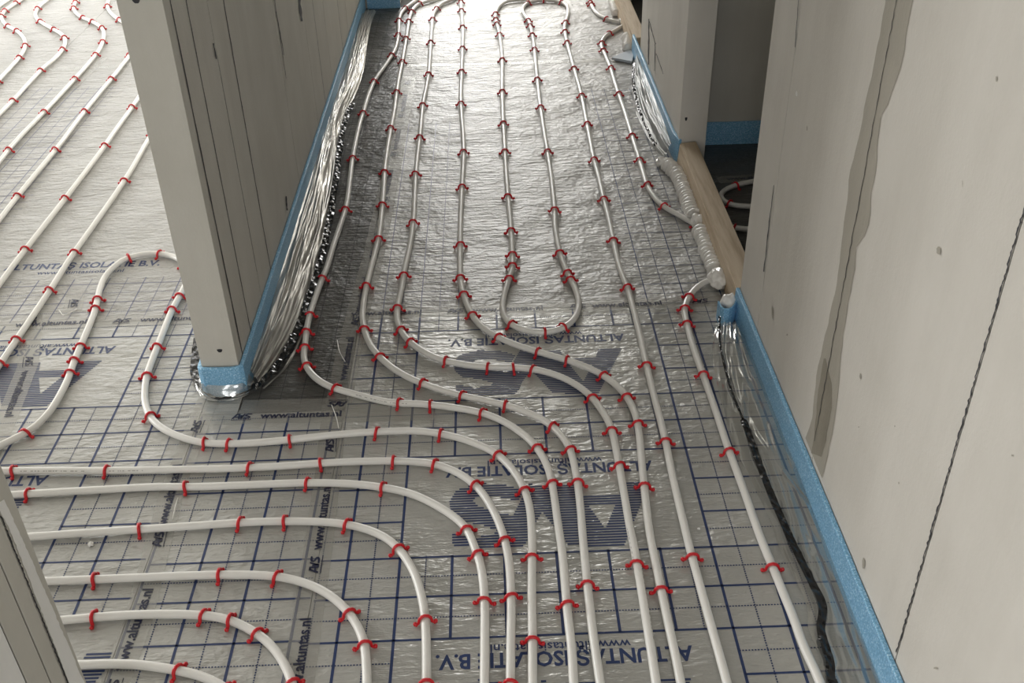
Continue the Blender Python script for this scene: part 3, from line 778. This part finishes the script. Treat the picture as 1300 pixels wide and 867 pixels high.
# bright room on the left
pipe([(28, -1), (8, 12), (3, 18), (2, 23), (8, 32), (18, 37), (27, 44), (32, 53), (31, 62), (26, 71), (14, 85), (0, 100)], 'white heating pipe with an S bend, farthest out from the partition',
     [(25, 2), (8, 12), (3, 19), (8, 32), (19, 38), (34, 56), (26, 71), (1, 102)], 'red plastic clip on the S bend farthest from the partition', .5, 1.2, sm=8, ref='its far end')
pipe([(60, 0), (50, 8), (45, 16), (48, 25), (64, 35), (78, 43), (83, 51), (80, 62), (68, 76), (53, 88), (18, 126), (0, 144)], 'white heating pipe with an S bend, third out from the partition',
     [(48.6, 9), (45.6, 26), (67.6, 36), (83, 46), (78.4, 61), (53, 88), (18.4, 125.6)], 'red plastic clip on the S bend third from the partition', .5, 1.2, sm=24, ref='its far end')
pipe([(98, 0), (93, 8), (96, 16), (104, 22), (116, 27), (128, 34), (132, 42), (130, 54), (122, 69), (97, 98), (57, 141), (26, 173), (12, 189), (0, 204)], 'white heating pipe with an S bend, second out from the partition',
     [(103, 1), (93, 9), (104, 21), (116, 26), (128, 34), (131, 52), (122, 68), (97, 98), (57, 141), (13, 188)], 'red plastic clip on the S bend second from the partition', .5, 1.0, sm=24, ref='its far end')
pipe([(138, 0), (136, 8), (142, 18), (154, 27), (165, 35), (171, 45), (170, 58), (164, 71), (143, 98), (110, 138), (84.5, 172), (71.5, 189), (24, 247), (0, 278)], 'white heating pipe whose S bend is partly hidden by the partition end',
     [(136, 6), (148, 24), (163, 69), (143, 98), (111, 139), (74.4, 188), (24, 247)], 'red plastic clip on the pipe half hidden by the partition', .5, 1.0, sm=24, ref='the partition')
pipe([(205, 84), (177, 122), (170, 133), (142, 172), (135, 183), (86, 248), (33, 316), (12, 343), (0, 360)], 'straight white heating pipe second out from the big loop beside the partition',
     [(171, 134), (135, 183), (86, 249), (33.4, 316)], 'red plastic clip on the straight pipe second from the big loop', 1.0, .8, sm=60, ref='the partition')
pipe([(212, 138), (190, 174), (159, 228), (96, 318), (80, 342), (65, 366), (22, 430), (0, 462)], 'straight white heating pipe right next to the big loop beside the partition',
     [(188, 169), (159, 228), (95.6, 319), (65, 366), (22.4, 430), (2, 461)], 'red plastic clip on the straight pipe next to the big loop', 1.0, .12, sm=60, ref='the partition')
pipe([(14, -3), (4, 4), (-10, 14)], 'white heating pipe barely showing beyond the outermost S bend', [], '', .6, .5, sm=2)
# dark room behind the timber sill
pipe([(990, 224), (958, 230), (938, 234), (922, 240), (915, 247), (918, 254), (930, 260), (954, 262), (990, 262)], 'white heating pipe loop on the dark floor beyond the timber sill',
     [(938.6, 235), (925, 259)], 'red plastic clip on the pipe loop beyond the sill', .2, .2, sm=4, ref='the back wall')
pipe([(925, 288), (949, 291), (985, 292)], 'straight white heating pipe on the dark floor beyond the sill', [(931, 290)], 'red plastic clip on the straight pipe beyond the sill', 0, .3, sm=2, ref='the back wall')

# ------------------------------------------------------------------ blue edge foam with its plastic skirt
def ribbon_wall(name, path, h, th, mat, parent, lean=0.0, hfun=None):
    """upright strip of thickness th following a floor path"""
    pts = [Vector((p[0], p[1], 0)) for p in path]
    pts = resample(catmull(pts, .01), .012); n = len(pts); v = []; f = []
    for i, p in enumerate(pts):
        t = (pts[min(i + 1, n - 1)] - pts[max(i - 1, 0)]).normalized(); s = Vector((-t.y, t.x, 0))
        hh = hfun(i / (n - 1)) if hfun else h
        hh += .0015 * noise.noise(Vector((p.x * 20, p.y * 20, 9)))
        for u, z in ((-.5, .0006), (.5, .0006), (.5, hh - .002), (.3, hh), (-.3, hh), (-.5, hh - .002)):
            v.append(p + s * th * u + Vector((0, 0, z)) + s * lean * z)
    k = 6
    for i in range(n - 1):
        for j in range(k):
            j2 = (j + 1) % k
            f.append((i * k + j, (i + 1) * k + j, (i + 1) * k + j2, i * k + j2))
    f.append(tuple(range(k))); f.append(tuple((n - 1) * k + j for j in range(k - 1, -1, -1)))
    return mesh_obj(name, v, f, mat, parent)
def skirt(name, inner, outer, mat, parent, zi, zo, amp, kx, ky, seed, across=16, step=.006, puff=0.0, puff_fun=None, amp_fun=None):
    A = resample(catmull([Vector((*p, 0)) for p in inner], .01), step)
    n = len(A)
    B0 = resample(catmull([Vector((*p, 0)) for p in outer], .01), step)
    L = sum((b - a).length for a, b in zip(B0, B0[1:])); B = resample(B0, L / (n - 1))
    while len(B) < n: B.append(B[-1].copy())
    v = []; f = []
    for i in range(n):
        for j in range(across + 1):
            u = j / across; p = A[i].lerp(B[i], u); s = i * step
            wv = 1 - abs(noise.noise(Vector((s * kx + u * 1.3, u * ky, seed)))) * 2.2
            wv += .45 * (1 - abs(noise.noise(Vector((s * kx * 2.3, u * ky * 2.1 + s * 5, seed + 5)))) * 2)
            pf = (puff_fun(i / (n - 1)) if puff_fun else puff)
            z = zi + (zo - zi) * min(1, u * 1.6) + pf * math.sin(math.pi * u) + amp * (amp_fun(i / (n - 1)) if amp_fun else 1.0) * (.35 + math.sin(math.pi * min(1, max(0, u)))) * .7 * wv
            v.append(Vector((p.x, p.y, max(.0022, z))))
    w = across + 1
    for i in range(n - 1):
        for j in range(across): f.append((i * w + j, (i + 1) * w + j, (i + 1) * w + j + 1, i * w + j + 1))
    return mesh_obj(name, v, f, mat, parent, True)
def band(name, path, width, mat, parent, z, amp, freq, seed, step=.004, wfun=None, across=3, zfun=None):
    pts = resample(catmull([Vector((*p, 0)) for p in path], .006), step); n = len(pts); v = []; f = []
    for i, p in enumerate(pts):
        t = (pts[min(i + 2, n - 1)] - pts[max(i - 2, 0)]).normalized(); s = Vector((-t.y, t.x, 0))
        w = width * (wfun(i / (n - 1)) if wfun else 1.0)
        for j in range(across + 1):
            u = j / across - .5
            q = p + s * w * u
            v.append(Vector((q.x, q.y, max(.003, z + (zfun(i / (n - 1)) if zfun else 0) + amp * (noise.noise(Vector((i * step * freq, u * 4 + seed, seed))) + .4)))))
    k = across + 1
    for i in range(n - 1):
        for j in range(across): f.append((i * k + j, (i + 1) * k + j, (i + 1) * k + j + 1, i * k + j + 1))
    return mesh_obj(name, v, f, mat, parent)
def pxs(lst, z=0.0): return [tuple(fp(x, y, z)[:2]) for x, y in lst]

# right wall
es = empty('edge_strip', (XR0 - .006, 1.2, 0)); setp(es, 'blue foam edge strip with clear film skirt along the big right wall', 'edge strip', 'foam edge strips')
def kid(o, root):
    o.parent = root; o.matrix_parent_inverse = Matrix.Translation(-Vector(root.location)); return o
kid(ribbon_wall('foam_strip', [(XR0 - .0062, .1), (XR0 - .0062, 1.0), (XR0 - .0062, 1.7), (XR0 - .0062, 2.225)], .080, .010, M['foam'], None), es)
r_out = [(.545, .3), (.545, .8)] + pxs([(1045, 867), (1043, 840), (1026, 800), (1024, 770), (1008, 735), (990, 700), (976, 660), (950, 605), (932, 565), (918, 520), (908, 480), (904, 445), (907, 418)])
r_in = [(.611, .3), (.611, .9), (.611, 1.3), (.611, 1.7), (.611, 2.10)]
kid(skirt('film_skirt', r_in, r_out, M['film'], None, .016, .003, .0085, 5.5, 5.0, 2.0, across=30, step=.004, amp_fun=lambda t: .4 + 1.5 * max(0, t - .35), puff_fun=lambda t: .002 + .022 * max(0, (t - .55) / .45)), es)
blk = [(.560, .6)] + pxs([(1068, 900), (1054, 867), (1052, 844), (1041, 806), (1043, 774), (1029, 744), (1004, 694), (992, 668), (968, 612), (946, 552), (930, 515), (922, 490), (913, 450), (912, 415)])
kid(band('black_tape_band', blk, .013, M['black_tape'], None, .0115, .003, 60, 3.0, wfun=lambda t: 1.15 if t < .74 else .45, zfun=lambda t: .020 * max(0, (t - .45) / .55)), es)
# film tongue standing up
tg = [fp(992, 602, .02), fp(997, 600, .02), fp(1036, 648, .012), fp(1030, 645, .008)]
kid(mesh_obj('film_fold', [tg[0] + Vector((0, 0, .012)), tg[1] + Vector((0, 0, .010)), tg[2], tg[3], tg[0], tg[1] + Vector((.002, 0, 0))], [(0, 1, 2, 3), (0, 3, 4), (1, 2, 5)], M['film_silver'], None), es)

# left partition: along the hall, round the end, a little way back on the room side
el = empty('edge_strip', (XL1 + .006, 2.0, 0)); setp(el, 'blue foam edge strip with wrinkled film skirt wrapped round the left partition', 'edge strip', 'foam edge strips')
kid(ribbon_wall('foam_strip', [(XL0 - .0065, 2.75), (XL0 - .0065, 2.35), (XL0 - .0065, 2.0), (XL0 - .003, 1.956), (XL0 + .012, 1.9485), (-.65, 1.9475), (XL1 - .012, 1.9485), (XL1 + .004, 1.956), (XL1 + .0065, 2.0), (XL1 + .0065, 2.4), (XL1 + .0065, 3.2), (XL1 + .0065, 4.2), (XL1 + .0065, 5.085)], .080, .010, M['foam'], None), el)
l_in = [(-.593, 2.0), (-.593, 2.4), (-.593, 2.9), (-.593, 3.5), (-.593, 4.2), (-.593, 4.9)]
l_out = pxs([(330, 492), (352, 462), (375, 425), (392, 380), (405, 330), (417, 285), (424, 235), (430, 190), (438, 150), (452, 120), (462, 90), (466, 60), (472, 30), (478, 15)])
kid(skirt('film_skirt', l_in, l_out, M['film_silver'], None, .030, .004, .010, 2.2, 7.0, 11.0, across=40, step=.008, puff=.012), el)
lb = pxs([(322, 498), (345, 479), (362, 455), (380, 420), (396, 375), (408, 335), (419, 285), (426, 240), (432, 195), (438, 160), (448, 135)])
kid(band('black_tape_band', lb, .020, M['black_tape'], None, .011, .006, 55, 7.0), el)
le = pxs([(335, 496), (362, 470), (382, 432), (394, 398), (400, 362), (412, 320), (424, 265), (431, 200)])
kid(band('film_edge', le, .007, M['film_silver'], None, .006, .002, 10, 5.0), el)
# film and black band round the end
ef_in = [(XL0 - .012, 2.10), (XL0 - .012, 2.0), (XL0 - .008, 1.953), (-.66, 1.9405), (-.63, 1.9405), (XL1 + .004, 1.948), (XL1 + .0115, 1.985)]
ef_out = pxs([(250, 452), (246, 475), (252, 500), (264, 510), (285, 511), (310, 505), (330, 494)])
kid(skirt('film_skirt', ef_in, ef_out, M['film'], None, .034, .003, .005, 14, 5, 31.0, across=12, step=.005), el)
eb = pxs([(252, 432), (249, 455), (248, 475), (254, 492), (266, 505), (282, 510), (300, 506), (318, 499), (330, 489)])
kid(band('black_tape_band', eb, .014, M['black_tape'], None, .007, .005, 50, 9.0, wfun=lambda t: 1.5 if t < .5 else .6), el)

# far right wall section
ef = empty('edge_strip', (XR0 - .006, 3.4, 0)); setp(ef, 'blue foam edge strip with silvery crumpled film between the two timber sills', 'edge strip', 'foam edge strips')
kid(ribbon_wall('foam_strip', [(XR0 - .0065, 4.30), (XR0 - .0065, 4.1), (XR0 - .0065, 3.6), (XR0 - .0065, 3.30), (XR0 - .004, 3.22), (XR0 + .004, 3.173)], .085, .010, M['foam'], None), ef)
f_in = [(.610, 4.20), (.610, 3.9), (.610, 3.5), (.606, 3.22)]
f_out = pxs([(807, 68), (803, 92), (803, 120), (808, 145), (818, 168), (830, 190), (842, 203)])
kid(skirt('film_skirt', f_in, f_out, M['film_far'], None, .050, .004, .012, 2.0, 8.0, 21.0, across=40, step=.005, puff=.008), ef)
fb = pxs([(805, 85), (804, 110), (810, 140), (820, 165), (832, 190)])
kid(band('black_tape_band', fb, .012, M['black_tape'], None, .013, .008, 45, 14.0), ef)
fl_ = [fp(777, 77), fp(807, 63), fp(802, 82)]
fv = [p + Vector((0, 0, .004)) for p in fl_] + [p + Vector((0, 0, .014)) for p in fl_]
o = mesh_obj('foam_offcut', fv, [(0, 2, 1), (3, 4, 5), (0, 1, 4, 3), (1, 2, 5, 4), (2, 0, 3, 5)], M['foam_pale'])
setp(o, 'triangular pale foam flap lying flat by the far sill', 'foam piece')
# dark room strip and the return at the far left
o = ribbon_wall('edge_strip', [(XR1 + .02, 3.318), (1.4, 3.318), (2.4, 3.318)], .082, .010, M['foam'], None); setp(o, 'dim blue foam edge strip in the dark room beyond the sill', 'edge strip', 'foam edge strips')
o = ribbon_wall('edge_strip', [(XL1 + .02, 5.092), (-.52, 5.092), (-.425, 5.092)], .09, .010, M['foam'], None); setp(o, 'short blue foam edge strip across the far left hall corner', 'edge strip', 'foam edge strips')

# ------------------------------------------------------------------ timber sills
def timber(name, pts_bottom, top, label):
    """four floor corners and four top corners"""
    v = [Vector(p) for p in pts_bottom] + [Vector(p) for p in top]
    bm = bmesh.new(); q = [bm.verts.new(p) for p in v]
    for f in ((3, 2, 1, 0), (4, 5, 6, 7), (0, 1, 5, 4), (1, 2, 6, 5), (2, 3, 7, 6), (3, 0, 4, 7)): bm.faces.new([q[i] for i in f])
    bmesh.ops.bevel(bm, geom=list(bm.edges), offset=.0025, segments=2, affect='EDGES')
    bmesh.ops.recalc_face_normals(bm, faces=bm.faces[:])
    o = bm_obj(name, bm, M['wood']); setp(o, label, 'timber', 'timber door sills'); return o
timber('timber_sill', [(.610, 2.232, .001), (.676, 2.232, .001), (.680, 3.165, .001), (.618, 3.165, .001)],
       [(.614, 2.232, .075), (.674, 2.232, .080), (.678, 3.165, .080), (.624, 3.165, .075)], 'rough sawn timber sill lying across the doorway by the big right wall')
timber('timber_sill', [(.612, 4.28, .001), (.672, 4.28, .001), (.672, 5.08, .001), (.612, 5.08, .001)],
       [(.616, 4.28, .075), (.670, 4.28, .078), (.670, 5.08, .078), (.616, 5.08, .075)], 'rough sawn timber sill at the far doorway of the hall')
o = box('timber_batten', (.628, 4.15, 0.0), (.655, 4.175, .17), M['wood'], None, bevel=.002); setp(o, 'short upright timber batten standing against the far wall section end', 'timber')

# ------------------------------------------------------------------ spray foam
def bead(px, r, label, seed, wob=.35):
    w = [fp(x, y, r * .8) for x, y in px]; path = resample(catmull(w, .004), .004)
    def rf(i, a):
        s = i * .004
        lump = abs(math.sin(s * 170 + 1.2 * noise.noise(Vector((s * 30, seed, 0)))))
        return r * (.50 + .70 * lump ** .5 + wob * .7 * noise.noise(Vector((s * 38, math.cos(a) * 1.2, math.sin(a) * 1.2 + seed))))
    v, f = tube_data(path, r, 14, rf)
    o = mesh_obj('spray_foam', [Vector((p.x, p.y, max(.0015, p.z))) for p in v], f, M['pur'], None, True)
    return setp(o, label, 'spray foam', 'spray foam beads')
def lump(p, r, sc, label, seed):
    bm = bmesh.new(); bmesh.ops.create_icosphere(bm, subdivisions=4, radius=r)
    for v in bm.verts:
        d = v.co.normalized(); v.co = v.co * (1 + .35 * noise.noise(d * 1.8 + Vector((seed, 0, 0))) + .1 * noise.noise(d * 5 + Vector((0, seed, 0))))
        v.co = Vector((v.co.x * sc[0], v.co.y * sc[1], v.co.z * sc[2])); v.co.z = max(v.co.z, -r * .72 * sc[2])
    o = bm_obj('spray_foam', bm, M['pur'], None, True); o.location = p + Vector((0, 0, r * .72 * sc[2] + .002))
    return setp(o, label, 'spray foam', 'spray foam beads')
bead([(846, 208), (853, 214), (862, 226), (870, 246), (876, 264), (882, 276)], .0215, 'lumpy glossy white spray foam bead along the sill up to the pipe end', 1.0)
bead([(888, 292), (893, 304), (898, 318), (904, 334), (908, 346)], .0205, 'white spray foam bead between the two pipe ends at the sill', 4.0)
lump(fp(841, 211), .020, (1.1, 1.0, .9), 'round white spray foam blob at the far end of the long bead', 2.0)
lump(fp(885, 288), .023, (.9, 1.1, .95), 'white spray foam blob swallowing the clipped pipe end', 5.0)
lump(fp(911, 362), .027, (.95, 1.45, .95), 'matt white spray foam blob where the right wall pipe meets the sill', 8.0)
lump(fp(923, 400), .026, (1.0, .95, 1.35), 'glossy white spray foam ball on the curled foam end', 11.0)
bead([(797, 62), (797, 54), (796, 46)], .020, 'white spray foam heap at the near end of the far sill', 7.0)
bead([(782, 18), (780, 10), (778, 0), (777, -8)], .018, 'white spray foam heap along the far sill beyond the pipes', 9.0)
lump(fp(790, 30), .018, (1.0, 1.5, .8), 'small white spray foam blob where two pipes meet the far sill', 13.0)
# curled end of the foam strip by the near sill end
cp = pxs([(944, 378), (938, 383), (934, 395), (930, 408), (922, 414), (914, 412), (910, 404)])
o = ribbon_wall('foam_curl', cp, .052, .005, M['foam'], None); setp(o, 'thin blue foam end curled round a white blob at the sill', 'foam piece')

# ------------------------------------------------------------------ loose bits on the floor
def chip(x, y, r, label, seed, mat='rough_white'):
    bm = bmesh.new(); bmesh.ops.create_icosphere(bm, subdivisions=2, radius=r)
    for v in bm.verts:
        v.co = v.co * (1 + .5 * noise.noise(v.co.normalized() * 2 + Vector((seed, 1, 0)))); v.co.z = max(v.co.z * .7, -r * .5)
    o = bm_obj('crumb', bm, M[mat], None, False); o.location = fp(x, y) + Vector((0, 0, r * .5 + .0006)); setp(o, label, 'crumb', 'crumbs on the floor'); return o
chip(116, 692, .006, 'white crumb on the foil between two pipes in the doorway', 1.0)
chip(887, 672, .0028, 'tiny white crumb on the foil by the right wall pipe', 2.0)
def sliver(px, r, label):
    w = [fp(x, y, z) for x, y, z in px]; v, f = tube_data(resample(catmull(w, .004), .004), r, 6)
    o = mesh_obj('plastic_sliver', v, f, M['pipe'], None, True); return setp(o, label, 'plastic sliver', 'plastic slivers')
sliver([(226, 632, .004), (222, 645, .010), (219, 660, .003)], .0011, 'thin white plastic sliver on the tape in the doorway')
sliver([(421, 514, .003), (427, 530, .012), (430, 544, .004)], .0010, 'thin white plastic sliver across the crossing tapes')
sliver([(428, 432, .003), (431, 446, .008), (438, 459, .004)], .0012, 'curved white plastic sliver on the dark strip tape')
sliver([(75, 394, .002), (82, 400, .006), (98, 392, .003)], .0011, 'thin white plastic sliver near the big pipe loop')
